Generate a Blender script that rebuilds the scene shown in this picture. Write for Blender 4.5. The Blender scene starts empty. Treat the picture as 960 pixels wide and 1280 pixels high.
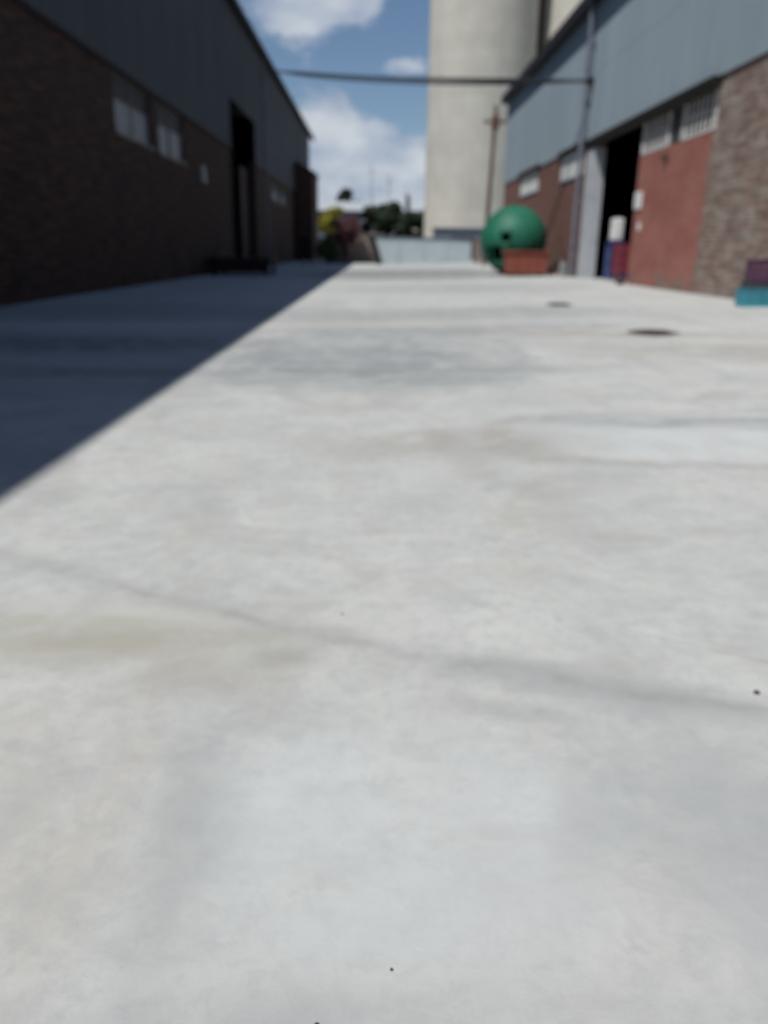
import bpy, math, random
from mathutils import Vector, Matrix
from math import sin, cos, pi, radians
rnd = random.Random(7)
sc = bpy.context.scene

# ---------------------------------------------------------------- camera
CAM_H = 1.25
fwd = Vector((-.01, .329, -1)).normalized()
ug = Vector((sin(.012), cos(.012), 0))
rt = fwd.cross(ug).normalized()
up = rt.cross(fwd)
M3 = Matrix((rt, fwd, up))
cam = bpy.data.cameras.new('camera')
cam.sensor_fit = 'VERTICAL'; cam.sensor_height = 36; cam.lens = 36 * 1000 / 1280
cam.clip_start = .05; cam.clip_end = 6000
cam.dof.use_dof = True; cam.dof.focus_distance = 1.0; cam.dof.aperture_fstop = 2.75
camo = bpy.data.objects.new('camera', cam)
camo.matrix_world = Matrix.Translation((0, 0, CAM_H)) @ M3.to_4x4()
sc.collection.objects.link(camo); sc.camera = camo

# ---------------------------------------------------------------- sun, sky, exposure
SUN_EL, SUN_AZ = radians(59.9), radians(45)          # azimuth measured from -Y towards -X
S = Vector((-sin(SUN_AZ) * cos(SUN_EL), -cos(SUN_AZ) * cos(SUN_EL), sin(SUN_EL)))
sl = bpy.data.lights.new('sun', 'SUN'); sl.energy = 5.0; sl.angle = radians(.53); sl.color = (1, .975, .93)
so = bpy.data.objects.new('sun', sl); so.rotation_euler = S.to_track_quat('Z', 'Y').to_euler()
so.location = S * 60; sc.collection.objects.link(so)
w = bpy.data.worlds.new("World"); sc.world = w; w.use_nodes = True
nt = w.node_tree; N = nt.nodes; L = nt.links; N.clear()
SKY_STR, EXPO = .08, -.22
sky = N.new('ShaderNodeTexSky'); sky.sky_type = 'NISHITA'; sky.sun_disc = False
sky.sun_elevation = SUN_EL; sky.sun_rotation = math.atan2(S.x, S.y)
sky.air_density = 1.0; sky.dust_density = .25; sky.ozone_density = 3.0
geo = N.new('ShaderNodeTexCoord')
def wm(op, a, b=None, c=None, clamp=False):
    n = N.new('ShaderNodeMath'); n.operation = op; n.use_clamp = clamp
    for i, v in enumerate((a, b, c)):
        if v is None: continue
        if isinstance(v, (int, float)): n.inputs[i].default_value = v
        else: L.new(v, n.inputs[i])
    return n.outputs[0]
mp = N.new('ShaderNodeMapping'); mp.inputs['Scale'].default_value = (1, 1, 1.9)
L.new(geo.outputs['Generated'], mp.inputs[0])
nz = N.new('ShaderNodeTexNoise'); nz.inputs['Scale'].default_value = 12; nz.inputs['Detail'].default_value = 9
nz.inputs['Roughness'].default_value = .66; nz.inputs['Distortion'].default_value = .25
L.new(mp.outputs[0], nz.inputs['Vector'])
def cloud_at(px, py, rad, amp):
    d = (M3 @ Vector(((px - 480) / 1000, (640 - py) / 1000, -1))).normalized()
    vd = N.new('ShaderNodeVectorMath'); vd.operation = 'SUBTRACT'; L.new(geo.outputs['Generated'], vd.inputs[0]); vd.inputs[1].default_value = d
    vs = N.new('ShaderNodeVectorMath'); vs.operation = 'MULTIPLY'; L.new(vd.outputs[0], vs.inputs[0]); vs.inputs[1].default_value = (1, 1, 1.5)
    ln = N.new('ShaderNodeVectorMath'); ln.operation = 'LENGTH'; L.new(vs.outputs[0], ln.inputs[0])
    r = N.new('ShaderNodeMapRange'); r.interpolation_type = 'SMOOTHSTEP'
    L.new(ln.outputs['Value'], r.inputs[0]); r.inputs[1].default_value = 0; r.inputs[2].default_value = rad
    r.inputs[3].default_value = amp; r.inputs[4].default_value = 0
    return r.outputs[0]
tot = nz.outputs['Fac']
for a in ((375, 22, .10, .42), (462, 5, .07, .3), (512, 80, .06, .3), (380, 150, .10, .32), (470, 195, .12, .42),
          (520, 235, .1, .2), (380, 240, .12, .3), (450, 262, .13, .25),
          (520, 125, .06, -.22), (470, 120, .06, -.12), (440, 60, .06, -.18), (510, 35, .07, -.25), (330, 60, .05, -.12)):
    tot = wm('ADD', tot, cloud_at(*a))
mr = N.new('ShaderNodeMapRange'); mr.interpolation_type = 'SMOOTHSTEP'
L.new(tot, mr.inputs[0]); mr.inputs[1].default_value = .60; mr.inputs[2].default_value = .80
nz2 = N.new('ShaderNodeTexNoise'); nz2.inputs['Scale'].default_value = 14; nz2.inputs['Detail'].default_value = 5
L.new(mp.outputs[0], nz2.inputs['Vector'])
cr = N.new('ShaderNodeValToRGB'); cr.color_ramp.elements[0].position = .36; cr.color_ramp.elements[1].position = .66
cr.color_ramp.elements[0].color = (.33, .40, .52, 1); cr.color_ramp.elements[1].color = (.60, .64, .69, 1)
L.new(nz2.outputs['Fac'], cr.inputs[0])
csc = N.new('ShaderNodeVectorMath'); csc.operation = 'SCALE'; L.new(cr.outputs[0], csc.inputs[0])
csc.inputs['Scale'].default_value = 1 / (SKY_STR * 2 ** EXPO)
tn = N.new('ShaderNodeVectorMath'); tn.operation = 'MULTIPLY'; tn.inputs[1].default_value = (1.02, 1.04, 1.08); L.new(sky.outputs[0], tn.inputs[0])
mx = N.new('ShaderNodeMix'); mx.data_type = 'RGBA'
L.new(wm('MULTIPLY', mr.outputs[0], .93), mx.inputs['Factor']); L.new(tn.outputs[0], mx.inputs['A']); L.new(csc.outputs[0], mx.inputs['B'])
bg = N.new('ShaderNodeBackground'); bg.inputs[1].default_value = SKY_STR; L.new(mx.outputs['Result'], bg.inputs[0])
wo = N.new('ShaderNodeOutputWorld'); L.new(bg.outputs[0], wo.inputs[0])
sc.view_settings.view_transform = 'Standard'; sc.view_settings.look = 'None'
sc.view_settings.exposure = EXPO; sc.view_settings.gamma = 1
sc.cycles.use_denoising = True; sc.cycles.max_bounces = 6; sc.cycles.diffuse_bounces = 4

# ---------------------------------------------------------------- material helpers
class MT:
    def __init__(s, name, rough=.8, metallic=0, spec=.3):
        s.m = bpy.data.materials.new(name); s.m.use_nodes = True
        s.t = s.m.node_tree; s.N = s.t.nodes; s.L = s.t.links; s.b = s.N['Principled BSDF']
        s.b.inputs['Roughness'].default_value = rough; s.b.inputs['Metallic'].default_value = metallic
        s.b.inputs['Specular IOR Level'].default_value = spec
        s.co = s.N.new('ShaderNodeTexCoord').outputs['Object']
    def put(s, sock, v):
        if isinstance(v, (int, float)): sock.default_value = v
        elif isinstance(v, tuple): sock.default_value = v if len(v) == 4 or len(sock.default_value) == 3 else v + (1,)
        else: s.L.new(v, sock)
    def math(s, op, a, b=0, clamp=False):
        n = s.N.new('ShaderNodeMath'); n.operation = op; n.use_clamp = clamp
        s.put(n.inputs[0], a); s.put(n.inputs[1], b); return n.outputs[0]
    def vec(s, scale=(1, 1, 1), loc=(0, 0, 0), rot=(0, 0, 0), src=None):
        n = s.N.new('ShaderNodeMapping'); n.inputs['Scale'].default_value = scale; n.inputs['Location'].default_value = loc
        n.inputs['Rotation'].default_value = rot; s.L.new(src or s.co, n.inputs[0]); return n.outputs[0]
    def noise(s, scale, detail=5, rough=.55, vec=None, dist=0):
        n = s.N.new('ShaderNodeTexNoise'); n.inputs['Scale'].default_value = scale; n.inputs['Detail'].default_value = detail
        n.inputs['Roughness'].default_value = rough; n.inputs['Distortion'].default_value = dist
        s.L.new(vec or s.co, n.inputs['Vector']); return n.outputs['Fac']
    def rng(s, v, a, b, c=0, d=1, smooth=True):
        n = s.N.new('ShaderNodeMapRange'); n.interpolation_type = 'SMOOTHSTEP' if smooth else 'LINEAR'
        s.L.new(v, n.inputs[0])
        for i, q in enumerate((a, b, c, d)): n.inputs[i + 1].default_value = q
        return n.outputs[0]
    def mix(s, f, a, b, mode='MIX'):
        n = s.N.new('ShaderNodeMix'); n.data_type = 'RGBA'; n.blend_type = mode
        s.put(n.inputs['Factor'], f); s.put(n.inputs['A'], a); s.put(n.inputs['B'], b); return n.outputs['Result']
    def col(s, c): s.put(s.b.inputs['Base Color'], c); return s
    def bump(s, h, strength=.3, dist=.01):
        n = s.N.new('ShaderNodeBump'); n.inputs['Strength'].default_value = strength; n.inputs['Distance'].default_value = dist
        s.L.new(h, n.inputs['Height']); s.L.new(n.outputs[0], s.b.inputs['Normal']); return s
    def xyz(s, src=None):
        n = s.N.new('ShaderNodeSeparateXYZ'); s.L.new(src or s.co, n.inputs[0]); return n.outputs

def worn(name, c, c2, rough=.6, scale=3., metallic=0, lo=.45, hi=.65, dirt=None):
    m = MT(name, rough, metallic); f = m.rng(m.noise(scale, 7, .62), lo, hi)
    c_ = m.mix(f, c, c2)
    if dirt: c_ = m.mix(m.rng(m.noise(scale * 5, 6, .7), .55, .8, 0, .6), c_, dirt)
    m.col(c_); m.bump(m.noise(scale * 12, 5), .2, .004); return m.m

def brick(name, c1, c2, mortar, blotch, blo=.55, bamt=.6, soot=None, row=.085, mort=.011, paint=None):
    m = MT(name, .9, 0, .15); x = m.xyz(); u = m.math('ADD', x[0], x[1])
    cb = m.N.new('ShaderNodeCombineXYZ'); m.L.new(u, cb.inputs[0]); m.L.new(x[2], cb.inputs[1])
    b = m.N.new('ShaderNodeTexBrick'); m.L.new(cb.outputs[0], b.inputs['Vector'])
    b.inputs['Scale'].default_value = 1; b.inputs['Brick Width'].default_value = .235; b.inputs['Row Height'].default_value = row
    b.inputs['Mortar Size'].default_value = mort; b.inputs['Mortar Smooth'].default_value = .3
    b.inputs['Color1'].default_value = c1 + (1,); b.inputs['Color2'].default_value = c2 + (1,); b.inputs['Mortar'].default_value = mortar + (1,)
    b.inputs['Bias'].default_value = -.1
    c = m.mix(m.rng(m.noise(3.4, 3, .5, m.vec((.3, .3, 3.6))), .38, .62, 0, .8), b.outputs['Color'], soot or c2)
    c = m.mix(m.rng(m.noise(1.1, 8, .68), blo, blo + .2, 0, bamt), c, blotch)
    c = m.mix(m.rng(m.noise(4, 5, .68, m.vec((.3, .3, 1))), blo - .02, blo + .12, 0, bamt), c, blotch)
    if soot: c = m.mix(m.rng(m.noise(.5, 6, .6), .5, .75, 0, .6), c, soot)
    if paint:   # worn coat of paint over the bricks, flaking low down and at its right edge
        pc = m.mix(m.rng(m.noise(1.0, 6, .65, m.vec((.5, .5, 1))), .35, .68), paint[0], paint[1])
        pc = m.mix(m.rng(m.noise(3.5, 6, .7, m.vec((.4, .4, 1.6))), .52, .74, 0, .5), pc, (.20, .10, .085))
        pc = m.mix(m.math('MULTIPLY', b.outputs['Fac'], .35), pc, (.20, .12, .10))
        ed = m.math('ADD', m.rng(x[2], .0, 1.3, -.22, .12), m.rng(x[1], -7.75, -7.2, -.3, .1))
        f = m.rng(m.math('ADD', m.noise(1.7, 7, .7, m.vec((.5, .5, 1), (3, 1, 5))), ed), .36, .46)
        c = m.mix(f, c, pc)
    m.col(c); h = m.math('SUBTRACT', m.math('MULTIPLY', m.noise(30, 4), .5), b.outputs['Fac'])
    m.bump(h, .5, .012); return m.m

def cladmat(name, c, c2, rust=(.2, .12, .08), amt=.25):
    m = MT(name, .55, 0, .35); v = m.vec((1, 1, .12))
    x = m.xyz(); c_ = m.mix(m.rng(m.noise(1.3, 6, .6, v), .35, .7), c, c2)
    # separate sheets, each weathered a little differently
    sh = m.N.new('ShaderNodeTexWhiteNoise'); sh.noise_dimensions = '1D'
    m.L.new(m.math('FLOOR', m.math('DIVIDE', x[1], 1.9)), sh.inputs['W'])
    c_ = m.mix(m.math('MULTIPLY', sh.outputs[0], .22), c_, tuple(k * .72 for k in c))
    lap = m.math('LESS_THAN', m.math('ABSOLUTE', m.math('SUBTRACT', m.math('MODULO', x[2], 2.55), .06)), .012)
    c_ = m.mix(m.math('MULTIPLY', lap, .5), c_, (.05, .05, .055))
    c_ = m.mix(m.rng(m.noise(2.4, 8, .7, m.vec((1, 1, .3))), .6, .85, 0, amt), c_, rust)
    m.col(c_); return m.m

# ---- yard concrete with stains of their own shape
def yard_mat():
    m = MT('yard_concrete', .78, 0, .25); x = m.xyz()
    base = m.mix(m.rng(m.noise(.55, 5, .6), .35, .68), (.435, .443, .43), (.505, .51, .49))
    base = m.mix(m.rng(m.noise(2.1, 6, .62, dist=.6), .46, .72, 0, .7), base, (.355, .37, .37))
    base = m.mix(m.rng(m.noise(1.5, 6, .6, m.vec((1, .5, 1), (4, 9, 0)), .8), .52, .74, 0, .7), base, (.405, .38, .34))
    base = m.mix(m.rng(m.noise(6.5, 6, .68, dist=.4), .48, .70, 0, .35), base, (.37, .38, .375))
    base = m.mix(m.rng(m.noise(4.3, 8, .72, m.vec((1, .8, 1), (7, 2, 0)), .3), .48, .66, 0, .38), base, (.54, .55, .535))
    base = m.mix(m.rng(m.noise(15, 6, .72, dist=.3), .45, .66, 0, .42), base, (.35, .36, .36))
    base = m.mix(m.rng(m.noise(.8, 5, .6, m.vec((1, .6, 1), (9, 4, 0)), 1.2), .5, .68, 0, .6), base, (.345, .35, .34))
    base = m.mix(m.rng(m.noise(8, 7, .72, m.vec((.8, 1, 1), (1, 8, 0)), .5), .49, .66, 0, .34), base, (.335, .34, .335))
    base = m.mix(m.rng(m.noise(2.6, 6, .66, m.vec((.45, 1.5, 1), (2, 5, 0))), .54, .72, 0, .55), base, (.36, .345, .32))
    warp = m.math('MULTIPLY', m.math('SUBTRACT', m.noise(1.7, 5, .6), .5), .55)
    fine = m.math('MULTIPLY', m.math('SUBTRACT', m.noise(7, 5, .65), .5), .22)
    brk = m.rng(m.noise(3.3, 6, .6, m.vec((1, 1, 1), (11, 3, 0))), .36, .54)
    def ellipse(cx, cy, rx, ry, rot, soft, amt, colour, ring=0, wp=1.):
        nonlocal base
        dx = m.math('SUBTRACT', x[0], cx); dy = m.math('SUBTRACT', x[1], cy); c, s_ = cos(rot), sin(rot)
        u = m.math('DIVIDE', m.math('ADD', m.math('MULTIPLY', dx, c), m.math('MULTIPLY', dy, s_)), rx)
        v = m.math('DIVIDE', m.math('SUBTRACT', m.math('MULTIPLY', dy, c), m.math('MULTIPLY', dx, s_)), ry)
        d = m.math('POWER', m.math('ADD', m.math('POWER', m.math('ABSOLUTE', u), 2.6), m.math('POWER', m.math('ABSOLUTE', v), 2.6)), .3846)
        d = m.math('ADD', m.math('ADD', d, m.math('MULTIPLY', warp, wp)), fine)
        if ring:
            f = m.rng(m.math('ABSOLUTE', m.math('SUBTRACT', d, 1)), 0, ring, amt, 0)
        else:
            f = m.rng(d, 1 - soft, 1 + soft, amt, 0)
        f = m.math('MULTIPLY', f, m.math('ADD', m.math('MULTIPLY', brk, .6), .4))
        base = m.mix(f, base, colour)
    G, B, D = (.27, .285, .29), (.30, .275, .245), (.19, .195, .20)
    ellipse(2.75, 5.35, 1.9, .85, -.05, .3, .5, (.53, .56, .57), wp=.9)         # dried puddle at the right
    ellipse(2.75, 5.35, 1.9, .85, -.05, 0, .6, (.31, .295, .27), ring=.16, wp=.9)
    ellipse(2.6, 5.8, 1.2, .22, -.1, .6, .8, G, wp=1.3)
    ellipse(.55, 5.25, .8, .35, .1, .8, .55, B)
    ellipse(-.25, 9.2, 1.6, 1.5, .2, .6, .95, G)                                   # darker patches by the shadow's edge
    ellipse(-1.2, 8.1, .5, .5, .4, .4, .5, G); ellipse(-.2, 9.0, 1.0, .8, 0, 0, .6, (.54, .54, .52), ring=.12)
    ellipse(.9, 8.3, .6, .5, 0, .5, .45, G)
    ellipse(1.4, 16.5, 3.4, 1.5, .1, .6, .75, G); ellipse(0, 14.5, 2.2, 1.4, 0, .6, .3, B)
    ellipse(3.2, 12.2, 2.4, .45, -.25, .7, .6, B)
    ellipse(5.2, 9.6, 2.4, .8, -.35, .7, .55, B)
    ellipse(1.5, 44, 5.4, 9, 0, .4, .95, D); ellipse(2.5, 27, 3.4, 3, 0, .6, .6, G)
    ellipse(-4.5, 11, 3, 1.0, 0, .5, .9, (.24, .25, .25)); ellipse(-4, 13.6, 2.6, .6, 0, .6, .6, (.56, .56, .54)); ellipse(-3.2, 8.4, 1.4, .35, 0, .6, .8, (.27, .27, .265)); ellipse(-5.8, 14.9, .12, .5, 0, .6, .8, D); ellipse(-3.6, 7.2, 1.5, .5, .1, .6, .4, (.36, .35, .34)); ellipse(-5, 17, 3.5, 2, 0, .6, .6, G)
    ellipse(-1.05, 2.45, .75, .22, -.1, .7, .6, (.34, .325, .27)); ellipse(-.55, 2.15, .3, .12, -.3, .7, .4, B)
    ellipse(.27, 2.22, .07, .05, .3, .9, .5, D)
    ellipse(.63, 2.12, .42, .1, -.35, .6, .5, G, wp=.8)
    ellipse(.95, 1.62, .35, .35, 0, .7, .35, G); ellipse(-.4, 1.55, .09, .3, .1, .8, .35, G); ellipse(.75, 1.2, .5, .16, 0, .7, .3, (.42, .40, .41))
    ellipse(.07, 1.5, .42, .38, 0, .35, .5, (.49, .52, .53), wp=.5)
    ellipse(-.42, 1.4, .05, .4, .1, .9, .4, (.34, .345, .35), wp=1.2); ellipse(.5, 1.6, .05, .3, -.25, .9, .4, (.34, .345, .35), wp=1.2)
    ellipse(0, .98, .8, .09, 0, .7, .5, (.33, .33, .34)); ellipse(.8, 1.5, .16, .6, .2, .6, .4, (.33, .34, .35))
    ellipse(-.28, 2.3, .1, .07, .3, .9, .55, (.27, .26, .25)); ellipse(.4, 1.98, .14, .05, -.3, .9, .55, (.27, .275, .27))
    ellipse(-1.0, 2.66, .6, .05, -.15, .7, .4, (.50, .50, .475), wp=1.2); ellipse(-.75, 2.42, .45, .06, .1, .6, .5, (.33, .31, .26))
    ellipse(1.15, 2.3, .2, .012, -.6, .6, .6, (.33, .30, .26), wp=.5); ellipse(1.05, 2.38, .16, .012, -.6, .6, .5, (.56, .56, .53), wp=.5)
    ellipse(-1.3, 9.4, .45, .7, .3, .35, .6, G, wp=.6); ellipse(.3, 8.6, 1.9, .16, 0, .6, .6, (.25, .265, .27), wp=1.5); ellipse(.9, 13.2, 3.2, .6, .1, .6, .6, (.26, .27, .275))
    ellipse(.1, 11.4, 1.5, 1.9, 0, .5, .55, G, wp=1.3); ellipse(-.4, 10.4, 1.0, 2.0, .15, 0, .5, (.23, .245, .25), ring=.28, wp=2.2); ellipse(.9, 10.0, .9, 2.2, -.1, 0, .45, (.23, .245, .25), ring=.25, wp=2.2)
    # shallow worn joint that crosses in front
    l = m.math('ADD', x[1], m.math('ADD', m.math('MULTIPLY', x[0], .43), -2.37))
    l = m.math('SUBTRACT', l, m.math('MULTIPLY', m.math('MULTIPLY', x[0], x[0]), .06))
    l = m.math('ABSOLUTE', m.math('ADD', l, m.math('ADD', m.math('MULTIPLY', warp, .3), m.math('MULTIPLY', fine, .25))))
    l = m.math('ADD', l, m.math('MULTIPLY', m.math('ABSOLUTE', fine), .12))
    base = m.mix(m.math('MULTIPLY', m.rng(l, 0, .13, .45, 0), m.rng(m.noise(1.9, 5), .36, .62, .35, 1)), base, (.30, .305, .30))
    base = m.mix(m.math('MULTIPLY', m.rng(l, .0, .05, .4, 0), m.rng(m.noise(3.1, 5), .42, .6, .0, 1)), base, (.25, .245, .23))
    # tyre tracks sweeping down the yard
    for cx, r in ((9.5, 9.3), (9.5, 7.7)):
        dd = m.math('SQRT', m.math('ADD', m.math('POWER', m.math('SUBTRACT', x[0], cx), 2), m.math('POWER', m.math('SUBTRACT', x[1], 2.5), 2)))
        q = m.math('ABSOLUTE', m.math('ADD', m.math('SUBTRACT', dd, r), m.math('MULTIPLY', fine, .3)))
        base = m.mix(m.math('MULTIPLY', m.rng(q, 0, .16, .28, 0), brk), base, (.40, .40, .40))
    specks = m.rng(m.noise(70, 3, .7), .70, .78, 0, .5)
    base = m.mix(specks, base, (.25, .24, .22))
    m.col(base)
    h = m.math('ADD', m.math('MULTIPLY', m.noise(5, 8, .65), .6), m.math('MULTIPLY', m.noise(60, 5, .7), .25))
    m.bump(h, .35, .012); return m.m

def plain(name, c, rough=.6, metallic=0, spec=.4):
    m = MT(name, rough, metallic, spec); f = m.rng(m.noise(5, 6), .35, .7)
    m.col(m.mix(f, c, tuple(k * .8 for k in c))); return m.m

def concrete_mat():
    m = MT('silo_concrete', .9, 0, .15); x = m.xyz()
    c = m.mix(m.rng(m.noise(.35, 6), .35, .7), (.48, .455, .395), (.555, .53, .465))
    c = m.mix(m.rng(m.noise(.9, 7, .65, m.vec((1, 1, .08))), .5, .75, 0, .5), c, (.36, .345, .31))
    wn = m.N.new('ShaderNodeTexWhiteNoise'); wn.noise_dimensions = '1D'
    m.L.new(m.math('FLOOR', m.math('DIVIDE', x[2], 1.2)), wn.inputs['W'])
    c = m.mix(m.math('MULTIPLY', wn.outputs[0], .22), c, (.38, .37, .33))
    band = m.rng(m.math('ABSOLUTE', m.math('SUBTRACT', m.math('MODULO', x[2], 1.2), .6)), .55, .6)
    c = m.mix(m.math('MULTIPLY', band, .3), c, (.3, .29, .26))
    m.col(c); m.bump(m.noise(3, 6), .3, .03); return m.m

def leafmat(name, a, b):
    m = MT(name, .6, 0, .25)
    oi = m.N.new('ShaderNodeNewGeometry')
    m.col(m.mix(oi.outputs['Random Per Island'], a, b)); return m.m

MAT = dict(
    yard=yard_mat(),
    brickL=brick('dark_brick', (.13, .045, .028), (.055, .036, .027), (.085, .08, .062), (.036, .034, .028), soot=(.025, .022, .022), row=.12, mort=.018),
    brickR=brick('old_brick', (.27, .15, .12), (.155, .11, .09), (.30, .28, .245), (.35, .315, .275), blo=.5, bamt=.6, soot=(.13, .095, .085), row=.12, mort=.018),
    brickP=brick('painted_brick', (.24, .14, .11), (.18, .13, .11), (.28, .25, .21), (.30, .26, .21), paint=((.26, .095, .078), (.33, .145, .12)), row=.12, mort=.014),
    brickFar=brick('red_brick', (.20, .085, .065), (.135, .07, .058), (.19, .15, .13), (.23, .15, .12), blo=.6, bamt=.4),
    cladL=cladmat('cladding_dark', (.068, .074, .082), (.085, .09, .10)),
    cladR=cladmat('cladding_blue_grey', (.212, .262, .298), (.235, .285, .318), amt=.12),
    roof=plain('roof_sheet', (.22, .22, .23), .5), fascia=plain('fascia_dark', (.02, .017, .02), .7, 0, .2),
    black=plain('interior_dark', (.045, .055, .11), .9), floor=plain('interior_floor', (.12, .12, .12), .9),  # black: shade of the interior put into a dark navy colour
    glass_dark=plain('glass_dirty', (.035, .037, .04), .6, 0, .2), pane_pale=worn('pane_sky_tint', (.17, .195, .24), (.10, .115, .14), .4),  # pane_pale: frosted pane, bluish sky reflection put into the colour
    pane_dull=worn('pane_dull', (.05, .053, .06), (.03, .032, .036), .7),
    light_cover=plain('light_cover', (.26, .27, .27), .5), pane_white=worn('pane_translucent', (.62, .63, .60), (.50, .52, .50), .5),
    frame=plain('steel_frame', (.12, .12, .12), .5), white=worn('white_paint', (.72, .73, .72), (.58, .59, .58), .5),
    bars=worn('bar_paint', (.62, .62, .60), (.45, .44, .43), .5),
    reddoor=worn('red_door_paint', (.27, .10, .08), (.32, .15, .12), .75, 1.1, dirt=(.24, .17, .14)),
    column=worn('grey_column', (.40, .42, .45), (.33, .34, .36), .8, 1.5),
    rail=plain('door_rail', (.018, .016, .013), .8, 0, .15), darkred=worn('dark_red', (.02, .004, .006), (.012, .004, .005), .7),  # rail: dark part, its near-black tone includes the shadow under the cladding
    pipe=worn('pipe_grey', (.16, .18, .22), (.11, .12, .15), .5), cable=plain('cable_black', (.02, .02, .022), .6),
    silo=concrete_mat(), green=None, orange=worn('orange_red_steel', (.27, .078, .05), (.18, .055, .04), .65, 4, dirt=(.12, .06, .04)),
    orangein=worn('rusty_inside', (.12, .05, .03), (.08, .04, .03), .8),
    rust=worn('rusty_iron', (.10, .06, .045), (.06, .045, .04), .8, 6), iron=worn('cast_iron', (.035, .033, .032), (.07, .062, .055), .7, 8),
    wood=worn('pole_wood', (.13, .075, .05), (.09, .055, .04), .85, 4), teal=plain('teal_plastic', (.045, .28, .36), .4),
    purple=plain('purple_plastic', (.10, .04, .085), .45), grey=plain('grey_plastic', (.06, .065, .08), .5),
    blue=worn('blue_paint', (.045, .07, .20), (.03, .045, .12), .6), red=worn('red_plastic', (.22, .035, .05), (.14, .03, .045), .6), magentap=plain('plum_plastic', (.11, .04, .09), .45),
    paleblue=worn('pale_blue_steel', (.42, .49, .51), (.36, .43, .45), .55, 1.2, dirt=(.30, .32, .31)),
    slate=worn('slate_cladding', (.12, .145, .185), (.10, .12, .15), .6), bankbrown=worn('brown_wall', (.20, .16, .135), (.26, .21, .175), .9, 2),
    stone=worn('pale_stone', (.38, .37, .35), (.26, .25, .24), .9, 6), bark=worn('bark', (.08, .06, .045), (.05, .04, .03), .9, 8),
    cream=worn('cream_render', (.50, .47, .36), (.42, .39, .3), .9), farroof=plain('far_roof', (.42, .45, .47), .5),
    leafA=leafmat('leaves_dark_hazed', (.03, .05, .033), (.055, .08, .05)), leafB=leafmat('leaves_mid', (.035, .065, .02), (.07, .10, .035)),  # leafA: far crowns, distance haze put into the greyed colour
    leafC=leafmat('leaves_olive_hazed', (.04, .055, .035), (.07, .08, .048)), pink=leafmat('magenta_bracts', (.15, .035, .075), (.25, .07, .12)),  # leafC: olive crowns, also greyed to carry the haze
    yellow=leafmat('yellow_blossom', (.30, .28, .03), (.45, .38, .05)),
)
g = MT('green_fibreglass', .55, 0, .3)
c = g.mix(g.rng(g.noise(1.8, 7, .6), .35, .7), (.013, .115, .068), (.02, .145, .09))
c = g.mix(g.rng(g.noise(6, 7, .7), .56, .78, 0, .45), c, (.05, .17, .13))
c = g.mix(g.rng(g.noise(1.2, 8, .7, g.vec((3, 3, .5))), .58, .75, 0, .45), c, (.02, .07, .05))
g.col(c); g.bump(g.noise(9, 5), .12, .01); MAT['green'] = g.m
gm = MT('dry_terrain', .95, 0, .1)
gm.col(gm.mix(gm.rng(gm.noise(.05, 8, .6), .4, .65), (.22, .18, .12), (.12, .13, .06)))
MAT['terrain'] = gm.m

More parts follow.
